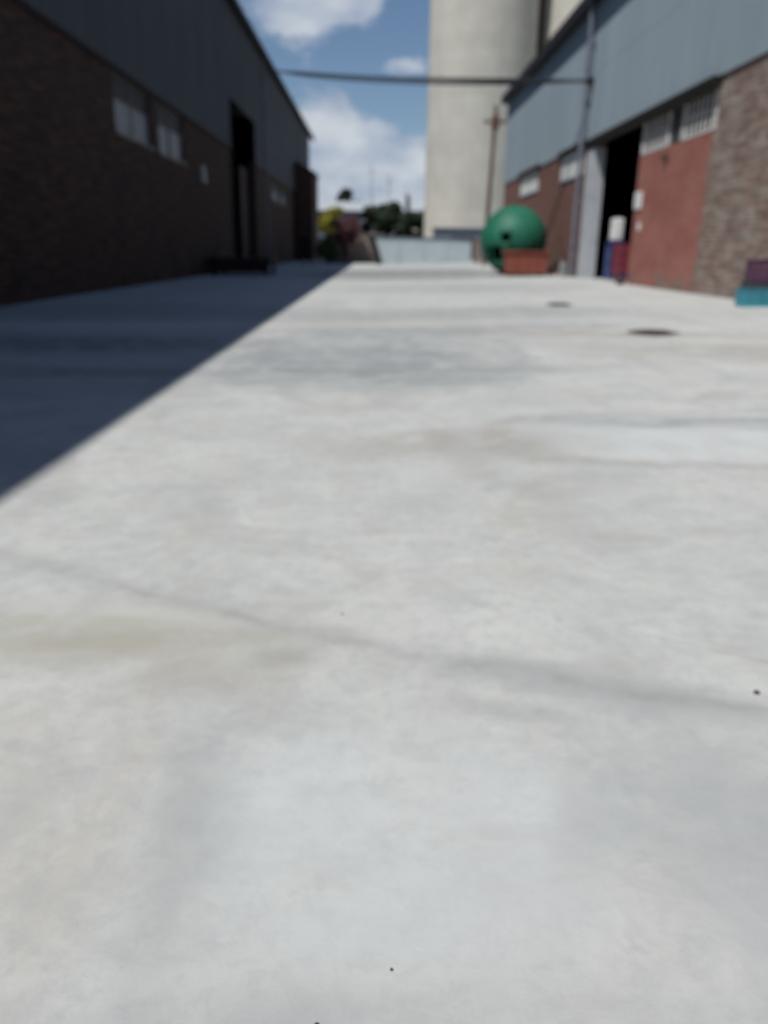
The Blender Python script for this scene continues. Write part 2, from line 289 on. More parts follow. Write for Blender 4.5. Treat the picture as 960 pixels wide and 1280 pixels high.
# ---------------------------------------------------------------- object helpers
class MB:
    def __init__(s): s.v, s.f, s.sm = [], [], []
    def add(s, vs, fs, smooth=False):
        o = len(s.v); s.v += [tuple(v) for v in vs]; s.f += [tuple(i + o for i in f) for f in fs]; s.sm += [smooth] * len(fs); return s
    def box(s, x0, x1, y0, y1, z0, z1, top=None):
        t = top or (0, 0, 0, 0)   # insets of the top: x0,x1,y0,y1
        vs = [(x0, y0, z0), (x1, y0, z0), (x1, y1, z0), (x0, y1, z0),
              (x0 + t[0], y0 + t[2], z1), (x1 - t[1], y0 + t[2], z1), (x1 - t[1], y1 - t[3], z1), (x0 + t[0], y1 - t[3], z1)]
        return s.add(vs, [(3, 2, 1, 0), (4, 5, 6, 7), (0, 1, 5, 4), (1, 2, 6, 5), (2, 3, 7, 6), (3, 0, 4, 7)])
    def tube(s, pts, r, n=10, cap=True):
        pts = [Vector(p) for p in pts]; rs = r if isinstance(r, (list, tuple)) else [r] * len(pts)
        vs, fs = [], []
        for i, p in enumerate(pts):
            d = (pts[min(i + 1, len(pts) - 1)] - pts[max(i - 1, 0)]).normalized()
            a = d.cross(Vector((0, 0, 1)) if abs(d.z) < .9 else Vector((1, 0, 0))).normalized(); b = d.cross(a)
            vs += [p + (a * cos(2 * pi * k / n) + b * sin(2 * pi * k / n)) * rs[i] for k in range(n)]
        for i in range(len(pts) - 1):
            for k in range(n): fs.append((i * n + k, i * n + (k + 1) % n, (i + 1) * n + (k + 1) % n, (i + 1) * n + k))
        s.add(vs, fs, True)
        if cap:
            o = len(pts) - 1
            s.add([vs[k] for k in range(n)], [tuple(range(n))]); s.add([vs[o * n + k] for k in range(n)], [tuple(range(n - 1, -1, -1))])
        return s
    def beam(s, a, b, w, h=None):   # square bar between two points
        a, b = Vector(a), Vector(b); d = (b - a).normalized()
        p = d.cross(Vector((0, 0, 1)) if abs(d.z) < .9 else Vector((0, 1, 0))).normalized(); q = d.cross(p); h = h or w
        vs = [e + p * sx * w / 2 + q * sy * h / 2 for e in (a, b) for sx, sy in ((-1, -1), (1, -1), (1, 1), (-1, 1))]
        return s.add(vs, [(3, 2, 1, 0), (4, 5, 6, 7), (0, 1, 5, 4), (1, 2, 6, 5), (2, 3, 7, 6), (3, 0, 4, 7)])
    def build(s, name, mat, parent=None, label=None, kind=None, bevel=0):
        me = bpy.data.meshes.new(name); off = Vector(parent['_w']) if parent is not None else Vector((0, 0, 0))
        me.from_pydata([tuple(Vector(v) - off) for v in s.v], [], s.f); me.update()
        me.polygons.foreach_set('use_smooth', s.sm); me.materials.append(mat)
        o = bpy.data.objects.new(name, me); sc.collection.objects.link(o)
        if parent is not None: o.parent = parent; o['_w'] = tuple(off)
        if label: o['label'] = label
        if kind: o['kind'] = kind
        if bevel:
            b = o.modifiers.new('b', 'BEVEL'); b.width = bevel; b.segments = 2; b.limit_method = 'ANGLE'
        return o
def thing(name, label, cat, loc, group=None):
    o = bpy.data.objects.new(name, None); o.location = loc; sc.collection.objects.link(o); o.empty_display_size = .2
    o['label'] = label; o['category'] = cat; o['_w'] = tuple(loc)
    if group: o['group'] = group
    return o
def tag(o, label, cat, group=None):
    o['label'] = label; o['category'] = cat
    if group: o['group'] = group
    return o
def solo(mb, name, mat, loc, label, cat, group=None, bevel=0):
    """one-mesh thing with its origin at its base"""
    t = {'_w': tuple(loc)}; me = bpy.data.meshes.new(name); off = Vector(loc)
    me.from_pydata([tuple(Vector(v) - off) for v in mb.v], [], mb.f); me.update()
    me.polygons.foreach_set('use_smooth', mb.sm); me.materials.append(mat)
    o = bpy.data.objects.new(name, me); o.location = loc; sc.collection.objects.link(o)
    if bevel:
        b = o.modifiers.new('b', 'BEVEL'); b.width = bevel; b.segments = 2; b.limit_method = 'ANGLE'
    return tag(o, label, cat, group)

def gz(x):   # cross fall of the yard
    if x <= -.6: return .006 * max(x, -9)
    if x >= .6: return .0269 * min(x, 9) + .0
    t = (x + .6) / 1.2; a, b = .006 * x, .0269 * x
    return a + (b - a) * t

# ---------------------------------------------------------------- ground
t = MB(); R_ = 3000
t.add([(-R_, -R_, -.09), (R_, -R_, -.09), (R_, R_, -.09), (-R_, R_, -.09)], [(0, 1, 2, 3)])
t.build('ground', MAT['terrain'], kind='structure')
y = MB(); xs = [-45, -9] + [i * .3 for i in range(-29, 30)] + [9, 45]; ys = [-30 + 7 * i for i in range(22)]
vs = [(a, b, gz(a)) for b in ys for a in xs]; n = len(xs)
y.add(vs, [(j * n + i, j * n + i + 1, (j + 1) * n + i + 1, (j + 1) * n + i) for j in range(len(ys) - 1) for i in range(n - 1)], True)
y.build('concrete_yard', MAT['yard'], kind='structure')

# ---------------------------------------------------------------- wall / cladding builders
def wall_x(mb, x, th, y0, y1, z0, z1, holes):
    """wall in a plane x=const (outer face at x, thickness towards +th) with rectangular holes (y0,y1,z0,z1)"""
    Y = sorted({y0, y1, *[h[0] for h in holes], *[h[1] for h in holes]}); Z = sorted({z0, z1, *[h[2] for h in holes], *[h[3] for h in holes]})
    Y = [v for v in Y if y0 <= v <= y1]; Z = [v for v in Z if z0 <= v <= z1]
    def solid(i, j):
        if i < 0 or j < 0 or i >= len(Y) - 1 or j >= len(Z) - 1: return False
        cy, cz = (Y[i] + Y[i + 1]) / 2, (Z[j] + Z[j + 1]) / 2
        return not any(h[0] < cy < h[1] and h[2] < cz < h[3] for h in holes)
    for i in range(len(Y) - 1):
        for j in range(len(Z) - 1):
            if not solid(i, j): continue
            a, b, c, d = Y[i], Y[i + 1], Z[j], Z[j + 1]; o, q = x, x + th
            mb.add([(o, a, c), (o, b, c), (o, b, d), (o, a, d)], [(0, 1, 2, 3)]); mb.add([(q, a, c), (q, b, c), (q, b, d), (q, a, d)], [(3, 2, 1, 0)])
            if not solid(i - 1, j): mb.add([(o, a, c), (q, a, c), (q, a, d), (o, a, d)], [(0, 1, 2, 3)])
            if not solid(i + 1, j): mb.add([(o, b, c), (q, b, c), (q, b, d), (o, b, d)], [(3, 2, 1, 0)])
            if not solid(i, j - 1): mb.add([(o, a, c), (q, a, c), (q, b, c), (o, b, c)], [(3, 2, 1, 0)])
            if not solid(i, j + 1): mb.add([(o, a, d), (q, a, d), (q, b, d), (o, b, d)], [(0, 1, 2, 3)])
PROF = [(0, 0), (.08, 0), (.11, 1), (.16, 1), (.19, 0)]
def corr_x(mb, x, sgn, y0, y1, z0, z1, zf=None, amp=.035, pitch=.19):
    """corrugated sheet facing sgn*x ; zf(y)->lower edge"""
    pts = []; y = y0
    while y < y1:
        for a, h in PROF[:-1]:
            yy = y + a * pitch / .19
            if yy <= y1: pts.append((yy, h))
        y += pitch
    pts.append((y1, 0)); v0, v1, v2, v3 = [], [], [], []
    for yy, h in pts:
        zb = zf(yy) if zf else z0; X = x + sgn * amp * h
        v0.append((X, yy, zb)); v1.append((X, yy, z1))
    n = len(pts); vs = v0 + v1; mb.add(vs, [(i, i + 1, n + i + 1, n + i) for i in range(n - 1)])
def roof_sheet(mb, xa, za, xb, zb, y0, y1, pitch=.38, amp=.07, th=.05):
    """corrugated roof from the eave (xa,za) to the ridge (xb,zb)"""
    pts = []; y = y0
    while y < y1:
        for a, h in PROF[:-1]: pts.append((min(y + a * pitch / .19, y1), h))
        y += pitch
    n = len(pts)
    vs = [(xa, q, za + h * amp) for q, h in pts] + [(xb, q, zb + h * amp) for q, h in pts] + [(xa, q, za - th + h * amp) for q, h in pts] + [(xb, q, zb - th + h * amp) for q, h in pts]
    fs = []
    for i in range(n - 1): fs += [(i, i + 1, n + i + 1, n + i), (2 * n + i, 3 * n + i, 3 * n + i + 1, 2 * n + i + 1), (i, 2 * n + i, 2 * n + i + 1, i + 1)]
    mb.add(vs, fs)

# ================================================================ LEFT WAREHOUSE
XL = -8.0; LY0, LY1 = -22, 102; LC = 6.5; LE = 13.75
wl = thing('warehouse', 'long shaded warehouse on the left, dark brick below and dark grey corrugated cladding above', 'warehouse', (XL, 40, gz(-8)))
DOOR_L = (47.6, 56.6); WIN_L = [(27.0, 31.2, 4.55, 6.25), (32.2, 36.3, 4.5, 6.25), (66, 70.6, 4.75, 5.9), (71.6, 76, 4.75, 5.9)]
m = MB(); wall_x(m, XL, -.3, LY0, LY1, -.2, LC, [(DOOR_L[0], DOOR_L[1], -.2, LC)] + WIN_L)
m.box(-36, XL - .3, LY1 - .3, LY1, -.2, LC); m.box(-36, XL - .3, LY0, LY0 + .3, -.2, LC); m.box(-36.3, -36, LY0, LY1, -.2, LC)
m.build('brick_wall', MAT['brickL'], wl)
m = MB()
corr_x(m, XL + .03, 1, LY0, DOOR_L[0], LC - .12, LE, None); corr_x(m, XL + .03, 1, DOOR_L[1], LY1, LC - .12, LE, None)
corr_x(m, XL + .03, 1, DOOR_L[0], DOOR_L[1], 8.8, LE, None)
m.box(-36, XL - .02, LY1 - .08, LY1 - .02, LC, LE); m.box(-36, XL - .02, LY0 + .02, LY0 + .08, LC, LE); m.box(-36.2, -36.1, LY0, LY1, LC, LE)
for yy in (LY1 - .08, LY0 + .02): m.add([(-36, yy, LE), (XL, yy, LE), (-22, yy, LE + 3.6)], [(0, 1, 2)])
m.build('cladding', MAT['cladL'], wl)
m = MB(); roof_sheet(m, XL + .36, LE - .08, -22, LE + 3.75, LY0 - .5, LY1 + 3.2); roof_sheet(m, -36.4, LE - .08, -22, LE + 3.75, LY0 - .5, LY1 + 3.2)
m.build('roof', MAT['roof'], wl)
m = MB(); m.box(XL + .37, XL + .46, LY0 - .5, LY1 + 3.2, LE - .38, LE - .01); m.box(XL + .06, XL + .37, LY0 - .4, LY1 + 3.1, LE - .30, LE - .24)
m.build('gutter', MAT['fascia'], wl)
m = MB(); m.box(XL + .03, XL + .10, LY0, DOOR_L[0] - .1, LC - .22, LC - .125); m.box(XL + .03, XL + .10, DOOR_L[1] + .1, LY1, LC - .22, LC - .125); m.build('ledge', MAT['fascia'], wl)
# inside: floor-to-roof partition, the unlit interior's darkness also put into its colour
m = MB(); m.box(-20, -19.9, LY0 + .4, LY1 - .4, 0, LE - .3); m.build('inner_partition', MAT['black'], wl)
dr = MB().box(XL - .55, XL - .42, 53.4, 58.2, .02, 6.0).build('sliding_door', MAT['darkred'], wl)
m = MB(); m.box(XL + .02, XL + .1, DOOR_L[0] - .12, DOOR_L[0], 0, 8.9); m.box(XL + .02, XL + .1, DOOR_L[1], DOOR_L[1] + .12, 0, 8.9); m.box(XL + .02, XL + .1, DOOR_L[0], DOOR_L[1], 8.78, 8.9)
m.build('door_frame', MAT['fascia'], wl)
for k, (a, b, c, d) in enumerate(WIN_L):
    fr = MB(); e = .07; X0, X1 = XL - .16, XL - .09
    fr.box(X0, X1, a, a + e, c, d); fr.box(X0, X1, b - e, b, c, d); fr.box(X0, X1, a + e, b - e, c, c + e); fr.box(X0, X1, a + e, b - e, d - e, d)
    mid = (a + b) / 2; zz = c + (d - c) * .58
    fr.box(X0, X1, mid - .03, mid + .03, c + e, d - e); fr.box(X0 + .01, X1 - .01, a + e, mid - .03, zz - .025, zz + .025); fr.box(X0 + .01, X1 - .01, mid + .03, b - e, zz - .025, zz + .025)
    fo = fr.build('window', MAT['frame'], wl)
    for q, (p0, p1) in enumerate(((a + e, mid - .03), (mid + .03, b - e))):
        MB().box(X0 + .03, X1 - .03, p0, p1, zz + .03, d - e).build('pane', MAT['glass_dark'], fo)
        if k == 1 and q == 0:      # pushed-out pane with a dark gap
            z = MB(); z.add([(X0, p0 + .5, c + e), (X0, p1, c + e), (X0, p1, zz - .03), (X0, p0, zz - .03), (X0 + .02, p0 + .5, c + e), (X0 + .02, p1, c + e), (X0 + .02, p1, zz - .03), (X0 + .02, p0, zz - .03)],
                            [(3, 2, 1, 0), (4, 5, 6, 7), (0, 1, 5, 4), (1, 2, 6, 5), (2, 3, 7, 6), (3, 0, 4, 7)]).build('pane', MAT['pane_pale'], fo)
        else: MB().box(X0 + .03, X1 - .03, p0, p1, c + e, zz - .03).build('pane', MAT['pane_pale'], fo)
    MB().box(XL - .03, XL + .06, a - .08, b + .08, c - .09, c - .005).build('sill', MAT['frame'], fo)
for yy in (89.5, 61.5):
    m = MB(); m.tube([(XL + .16, yy, LE - .45), (XL + .12, yy, LE - .9), (XL + .12, yy, .05)], .07)
    for z in (2, 4.5, 8, 11): m.box(XL + .0, XL + .12, yy - .1, yy + .1, z, z + .05)
    m.build('downpipe', MAT['pipe'], wl)
m = MB(); m.box(XL, XL + .22, 39.0, 39.7, 3.98, 4.7, (0, .05, 0, 0)); m.build('wall_light', MAT['light_cover'], wl, bevel=.03)

# brick annex at the far end of the left warehouse
ax = thing('brick_annex', 'narrow shaded brick annex with sloping top at the far end of the left warehouse', 'annex', (-7.1, 86, gz(-8)))
m = MB(); m.add([(XL + .16, 83, -.1), (-6.15, 83, -.1), (-6.15, 90, -.1), (XL + .16, 90, -.1), (XL + .16, 83, 8.9), (-6.15, 83, 8.1), (-6.15, 90, 8.1), (XL + .16, 90, 8.9)],
                [(3, 2, 1, 0), (4, 5, 6, 7), (0, 1, 5, 4), (1, 2, 6, 5), (2, 3, 7, 6), (3, 0, 4, 7)]); m.build('wall', MAT['brickL'], ax)
m = MB(); m.add([(XL + .16, 82.8, 8.92), (-5.95, 82.8, 8.03), (-5.95, 90.2, 8.03), (XL + .16, 90.2, 8.92), (XL + .16, 82.8, 9.06), (-5.95, 82.8, 8.17), (-5.95, 90.2, 8.17), (XL + .16, 90.2, 9.06)],
                [(3, 2, 1, 0), (4, 5, 6, 7), (0, 1, 5, 4), (1, 2, 6, 5), (2, 3, 7, 6), (3, 0, 4, 7)]); m.build('roof', MAT['fascia'], ax)
MB().box(-7.45, -6.55, 82.94, 83.0, 0, 2.2).build('door', MAT['darkred'], ax)

# ================================================================ RIGHT WAREHOUSE
XR = 8.6; RY0, RY1 = -22, 58; RC = 5.5; RE = 10.75; G = gz(9)
wr = thing('warehouse', 'sunlit warehouse on the right, weathered brick below and blue-grey corrugated cladding above', 'warehouse', (XR, 30, G))
OPEN = (22.3, 33.8); WIN_R = [(36.1, 40.2, 4.4, 5.38), (45.9, 51.2, 4.4, 5.38)]
m = MB(); wall_x(m, XR, .3, RY0, OPEN[0], G - .3, RC + .3, []); m.build('brick_wall', MAT['brickR'], wr, label='rough weathered brown brick wall nearest the crates')
m = MB(); wall_x(m, XR, .3, OPEN[1] + .06, RY1, G - .3, RC + .3, WIN_R)
m.box(XR + .3, 32, RY1 - .3, RY1, -.1, RC + .3); m.box(32, 32.3, RY0, RY1, -.1, RC + .3)
m.build('brick_wall', MAT['brickFar'], wr, label='red-brown brick wall beyond the open doorway')
MB().box(XR + .3, 32, RY0, RY0 + .3, -.1, RC + .3).build('end_wall', MAT['brickR'], wr)
m = MB(); corr_x(m, XR - .05, -1, RY0, RY1, RC, RE, None, .03, .2)
m.box(XR, 32, RY1 - .1, RY1 - .04, RC + .3, RE); m.box(XR, 32, RY0 + .04, RY0 + .1, RC + .3, RE); m.box(32.1, 32.2, RY0, RY1, RC, RE)
for yy in (RY1 - .1, RY0 + .1): m.add([(XR, yy, RE), (32, yy, RE), (20.3, yy, RE + 2.6)], [(0, 1, 2)])
m.build('cladding', MAT['cladR'], wr)
m = MB(); roof_sheet(m, XR - .38, RE + .02, 20.3, RE + 2.72, RY0 - .5, RY1 + .35); roof_sheet(m, 32.5, RE + .02, 20.3, RE + 2.72, RY0 - .5, RY1 + .35)
m.build('roof', MAT['roof'], wr)
m = MB(); m.box(XR - .48, XR - .39, RY0 - .5, RY1 + .35, RE - .36, RE + .10); m.box(XR - .39, XR - .09, RY0 - .4, RY1 + .3, RE - .34, RE - .30)
m.build('gutter', MAT['fascia'], wr)
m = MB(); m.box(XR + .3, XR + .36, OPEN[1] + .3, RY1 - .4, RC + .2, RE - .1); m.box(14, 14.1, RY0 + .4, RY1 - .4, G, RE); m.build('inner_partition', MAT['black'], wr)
# sliding door rail and lintel, the shadow band there put into their dark colour; hoods over the windows
m = MB(); m.box(XR - .26, XR + .0, OPEN[0] - .1, OPEN[1] + 1.4, RC - .18, RC - .02); m.box(XR - .24, XR - .08, OPEN[0] - .1, OPEN[1] + 1.4, RC - .34, RC - .18)
m.build('door_rail', MAT['rail'], wr)
for a, b in ((35.9, 40.6), (45.4, 51.6)):
    m = MB(); m.add([(XR - .02, a, RC + .2), (XR - .2, a, RC + .05), (XR - .2, b, RC + .05), (XR - .02, b, RC + .2), (XR - .02, a, RC - .05), (XR - .2, a, RC - .1), (XR - .2, b, RC - .1), (XR - .02, b, RC - .05)],
                    [(0, 1, 2, 3), (7, 6, 5, 4), (0, 4, 5, 1), (1, 5, 6, 2), (2, 6, 7, 3), (3, 7, 4, 0)]); m.build('window_hood', MAT['rail'], wr)
for a, b, c, d in WIN_R:
    fr = MB(); e = .06; X0, X1 = XR - .03, XR + .04
    fr.box(X0, X1, a, a + e, c, d); fr.box(X0, X1, b - e, b, c, d); fr.box(X0, X1, a + e, b - e, c, c + e); fr.box(X0, X1, a + e, b - e, d - e, d)
    n = 4; st = (b - a - 2 * e) / n
    for k in range(1, n): fr.box(X0, X1, a + e + k * st - .02, a + e + k * st + .02, c + e, d - e)
    fo = fr.build('window', MAT['white'], wr)
    for k in range(n): MB().box(X0 + .02, X1 - .02, a + e + k * st + .022 * (k > 0), a + e + (k + 1) * st - .022 * (k < n - 1), c + e, d - e).build('pane', MAT['pane_white'], fo)
    MB().box(XR - .07, XR + .02, a - .08, b + .08, c - .09, c - .004).build('sill', MAT['column'], fo)
# painted brick infill closing the near half of the opening
m = MB(); m.box(XR - .02, XR + .2, OPEN[0] - .02, 28.35, G - .1, 4.26)
rd = m.build('infill_wall', MAT['brickP'], wr, label='faded red painted brick infill closing the near half of the opening')
m = MB(); m.box(XR - .07, XR - .021, 27.62, 28.3, 2.62, 3.15); m.build('notice_plate', MAT['white'], rd, bevel=.01)
m = MB(); m.box(XR - .05, XR - .021, 27.5, 27.75, 1.95, 2.2); m.build('switch_box', MAT['white'], rd, bevel=.01)
m = MB(); m.tube([(XR - .05, 25.75, 3.95), (XR - .02, 25.75, 3.95)], .16, 14); m.tube([(XR - .2, 25.75, 4.0), (XR - .05, 25.75, 4.0)], .05, 10); m.build('vent_stub', MAT['rust'], rd)
# barred lights above the infill
for a, b, nb in ((25.75, 28.25, 7), (22.35, 24.7, 7)):
    m = MB(); X0, X1 = XR - .03, XR + .03
    m.box(X0, X1, a, a + .06, 4.28, 5.3); m.box(X0, X1, b - .06, b, 4.28, 5.3); m.box(X0, X1, a + .06, b - .06, 4.28, 4.34); m.box(X0, X1, a + .06, b - .06, 5.22, 5.3)
    fo = m.build('barred_window', MAT['bars'], wr)
    for k in range(nb):
        yy = a + .06 + (k + .5) * (b - a - .12) / nb; MB().box(XR - .012, XR + .012, yy - .045, yy + .045, 4.34, 5.22).build('bar', MAT['bars'], fo)
    MB().box(XR - .035, XR - .021, a + .06, b - .06, 4.76, 4.8).build('crossbar', MAT['bars'], fo)
    if a > 25: MB().box(XR + .09, XR + .12, a + .5, b - .06, 4.34, 5.2).build('pane', MAT['pane_dull'], fo)
    else: MB().add([(XR + .09, a + 1.0, 4.34), (XR + .09, b - .06, 4.34), (XR + .09, b - .06, 5.2), (XR + .09, a + .1, 5.2), (XR + .11, a + 1.0, 4.34), (XR + .11, b - .06, 4.34), (XR + .11, b - .06, 5.2), (XR + .11, a + .1, 5.2)], [(3, 2, 1, 0), (4, 5, 6, 7), (0, 1, 5, 4), (1, 2, 6, 5), (2, 3, 7, 6), (3, 0, 4, 7)]).build('pane', MAT['pane_dull'], fo)
m = MB(); m.box(XR - .02, XR + .06, 24.95, 25.05, 4.28, 5.3); m.box(XR - .02, XR + .06, 25.45, 25.55, 4.28, 5.3); m.build('mullion', MAT['frame'], wr)
# grey column at the far jamb
m = MB(); m.box(XR - .18, XR + .3, OPEN[1], OPEN[1] + 1.15, G - .05, RC - .36); m.build('column', MAT['column'], wr, bevel=.03)
m = MB(); m.tube([(XR - .3, 35.5, RE - .34), (XR - .3, 35.5, G + .05)], .09, 12)
for z in (1.2, 3.2): m.box(XR - .3, XR, 35.45, 35.55, z, z + .05)
for z in (7.0, 9.0): m.box(XR - .3, XR - .05, 35.4, 35.6, z, z + .05)
m.build('downpipe', MAT['pipe'], wr)
# ---- things just inside the doorway
def crate(name, mat, loc, sx, sy, h, label, cat='crate', group=None, rot=0, slots=3):
    """open plastic crate with slotted sides"""
    t = thing(name, label, cat, loc, group); x0, y0, z0 = loc; w_ = .025; b = MB(); hx, hy = sx / 2, sy / 2
    X0, X1, Y0, Y1 = x0 - hx, x0 + hx, y0 - hy, y0 + hy
    b.box(X0 + w_, X1 - w_, Y0 + w_, Y1 - w_, z0, z0 + .02)
    for c_ in ((X0, Y0), (X1 - .05, Y0), (X0, Y1 - .05), (X1 - .05, Y1 - .05)): b.box(c_[0], c_[0] + .05, c_[1], c_[1] + .05, z0, z0 + h)
    st = h / slots
    for k in range(slots):
        za, zb = z0 + k * st + (.012 if k else 0), z0 + (k + 1) * st - .02
        b.box(X0 + .05, X1 - .05, Y0 + .004, Y0 + w_, za, zb); b.box(X0 + .05, X1 - .05, Y1 - w_, Y1 - .004, za, zb)
        b.box(X0 + .004, X0 + w_, Y0 + .05, Y1 - .05, za, zb); b.box(X1 - w_, X1 - .004, Y0 + .05, Y1 - .05, za, zb)
    for k in range(1, 5):
        u = X0 + k * sx / 5; b.box(u - .01, u + .01, Y0 + .002, Y0 + w_ + .002, z0 + .003, z0 + h - .02)
        u = Y0 + k * sy / 5; b.box(X0 + .002, X0 + w_ + .002, u - .01, u + .01, z0 + .003, z0 + h - .02)
    b.build('body', mat, t)
    r = MB(); r.box(X0 - .012, X1 + .012, Y0 - .012, Y0 + .03, z0 + h - .018, z0 + h + .004); r.box(X0 - .012, X1 + .012, Y1 - .03, Y1 + .012, z0 + h - .018, z0 + h + .004)
    r.box(X0 - .012, X0 + .03, Y0 + .03, Y1 - .03, z0 + h - .018, z0 + h + .004); r.box(X1 - .03, X1 + .012, Y0 + .03, Y1 - .03, z0 + h - .018, z0 + h + .004)
    r.build('rim', mat, t)
    return t
bx, by = 9.25, 32.55
st = thing('drum_stand', 'tall blue stand just inside the dark doorway, carrying a white container', 'stand', (bx, by, G))
for dx in (-.22, .22):
    for dy in (-.3, .3): MB().box(bx + dx - .04, bx + dx + .04, by + dy - .04, by + dy + .04, G, 1.62).build('leg', MAT['blue'], st)
MB().box(bx - .26, bx + .26, by - .34, by + .34, 1.62, 1.68).build('shelf', MAT['blue'], st)
MB().box(bx - .2, bx + .2, by - .26, by + .26, .72, .76).build('shelf', MAT['blue'], st)
m = MB(); m.box(bx - .258, bx - .225, by - .26, by + .26, G + .1, 1.45); m.build('side_panel', MAT['blue'], st)
wc = thing('water_container', 'white plastic container standing on the blue stand inside the doorway', 'container', (bx, by, 1.68))
MB().box(bx - .2, bx + .2, by - .26, by + .22, 1.68, 2.5).build('body', MAT['white'], wc, bevel=.06)
m = MB(); m.tube([(bx, by - .1, 2.49), (bx, by - .1, 2.57)], .06); m.build('cap', MAT['blue'], wc)
names = [('plum', 'bottom plum-coloured crate of the stack inside the doorway', MAT['magentap']), ('red', 'second crate from the floor, red, in the doorway stack', MAT['red']),
         ('red', 'third crate from the floor, red, in the doorway stack', MAT['red']), ('red', 'topmost red crate of the stack inside the doorway', MAT['red'])]
z = G
for nme, lb, mt in names:
    crate('plastic_crate', mt, (9.35, 31.3, z), .75, .9, .33, lb, group='crates stacked inside the doorway'); z += .337

# ---- crates at the right edge
cx, cy = 7.98, 17.35
z0 = gz(cx - .3) + .004
z0 = gz(cx)
crate('plastic_crate', MAT['teal'], (cx, cy, z0), .62, .42, .36, 'bright teal plastic crate at the bottom of the stack by the right wall', group='crates stacked by the right wall')
crate('plastic_crate', MAT['grey'], (cx + .05, cy + .02, z0 + .365), .56, .4, .16, 'shallow dark grey crate between the teal and the purple crate', group='crates stacked by the right wall', slots=1)
crate('plastic_crate', MAT['purple'], (cx + .08, cy, z0 + .53), .54, .4, .42, 'dark purple plastic crate on top of the stack by the right wall', group='crates stacked by the right wall')

# ================================================================ GREEN BALL TANK
BC = Vector((6.53, 40.1, 1.73)); BR = 1.56
bt = thing('spherical_tank', 'big green spherical tank with square hatch hole, standing by the right warehouse wall', 'tank', (BC.x, BC.y, gz(BC.x)))
hd = Vector((-.39, -.91, .06)).normalized(); h2 = Vector((-.66, -.62, -.42)).normalized()
m = MB(); nu, nv = 96, 48; vs = []; keep = []
ua = hd.cross(Vector((0, 0, 1))).normalized(); ub = ua.cross(hd)
va = h2.cross(Vector((0, 0, 1))).normalized(); vb = va.cross(h2)
for rr in (BR, BR - .05):
    for j in range(nv + 1):
        th = pi * j / nv
        for i in range(nu):
            a = 2 * pi * i / nu; vs.append(BC + Vector((sin(th) * cos(a), sin(th) * sin(a), cos(th))) * rr)
def hole(i, j):
    th = pi * (j + .5) / nv; a = 2 * pi * (i + .5) / nu; d = Vector((sin(th) * cos(a), sin(th) * sin(a), cos(th)))
    if d.dot(hd) > .8 and abs(d.dot(ua)) < .14 and abs(d.dot(ub)) < .15: return True
    return d.dot(h2) > .8 and abs(d.dot(va)) < .27 and abs(d.dot(vb)) < .22  # second opening, added so its dark gap stands for lower-left shading
fs = []; K = nu * (nv + 1)
for j in range(nv):
    for i in range(nu):
        if hole(i, j): continue
        a, b, c_, d_ = j * nu + i, j * nu + (i + 1) % nu, (j + 1) * nu + (i + 1) % nu, (j + 1) * nu + i
        fs += [(d_, c_, b, a), (K + a, K + b, K + c_, K + d_)]
        for (i2, j2, e0, e1) in ((i + 1, j, b, c_), (i - 1, j, d_, a), (i, j + 1, c_, d_), (i, j - 1, a, b)):
            if hole(i2 % nu, j2): fs.append((e0, e1, K + e1, K + e0))
m.add(vs, fs, True); m.build('shell', MAT['green'], bt)
def ring(mb, nrm_, off, r, w_, th, n=72):
    nrm_ = Vector(nrm_).normalized(); a = nrm_.cross(Vector((0, 0, 1)) if abs(nrm_.z) < .9 else Vector((1, 0, 0))).normalized(); b = nrm_.cross(a); c0 = BC + nrm_ * off
    V = []
    for k in range(n):
        d = a * cos(2 * pi * k / n) + b * sin(2 * pi * k / n)
        V += [c0 + d * r - nrm_ * w_, c0 + d * (r + th) - nrm_ * w_, c0 + d * (r + th) + nrm_ * w_, c0 + d * r + nrm_ * w_]
    F = []
    for k in range(n):
        p, q = 4 * k, 4 * ((k + 1) % n)
        F += [(p, q, q + 1, p + 1), (p + 1, q + 1, q + 2, p + 2), (p + 2, q + 2, q + 3, p + 3)]
    mb.add(V, F, False)
m = MB(); ring(m, (.62, -.78, .1), 0, BR - .004, .035, .035); m.build('seam_flange', MAT['green'], bt)
m = MB()
for s_ in (-1, 1):
    m.beam(BC + hd * (BR * .985) + ua * .26 * s_ - ub * .27, BC + hd * (BR * .985) + ua * .26 * s_ + ub * .27, .05)
    m.beam(BC + hd * (BR * .985) + ub * .27 * s_ - ua * .285, BC + hd * (BR * .985) + ub * .27 * s_ + ua * .285, .05)
m.build('hatch_frame', MAT['green'], bt)
m = MB(); gb = gz(BC.x)
ring(m, (0, 0, 1), -BR + .10, .55, .13, .05); m.build('base_ring', MAT['rust'], bt)
m = MB(); m.tube([BC + Vector((0, 0, BR - .03)), BC + Vector((0, 0, BR + .05))], .14, 16); m.build('filler_cap', MAT['green'], bt)
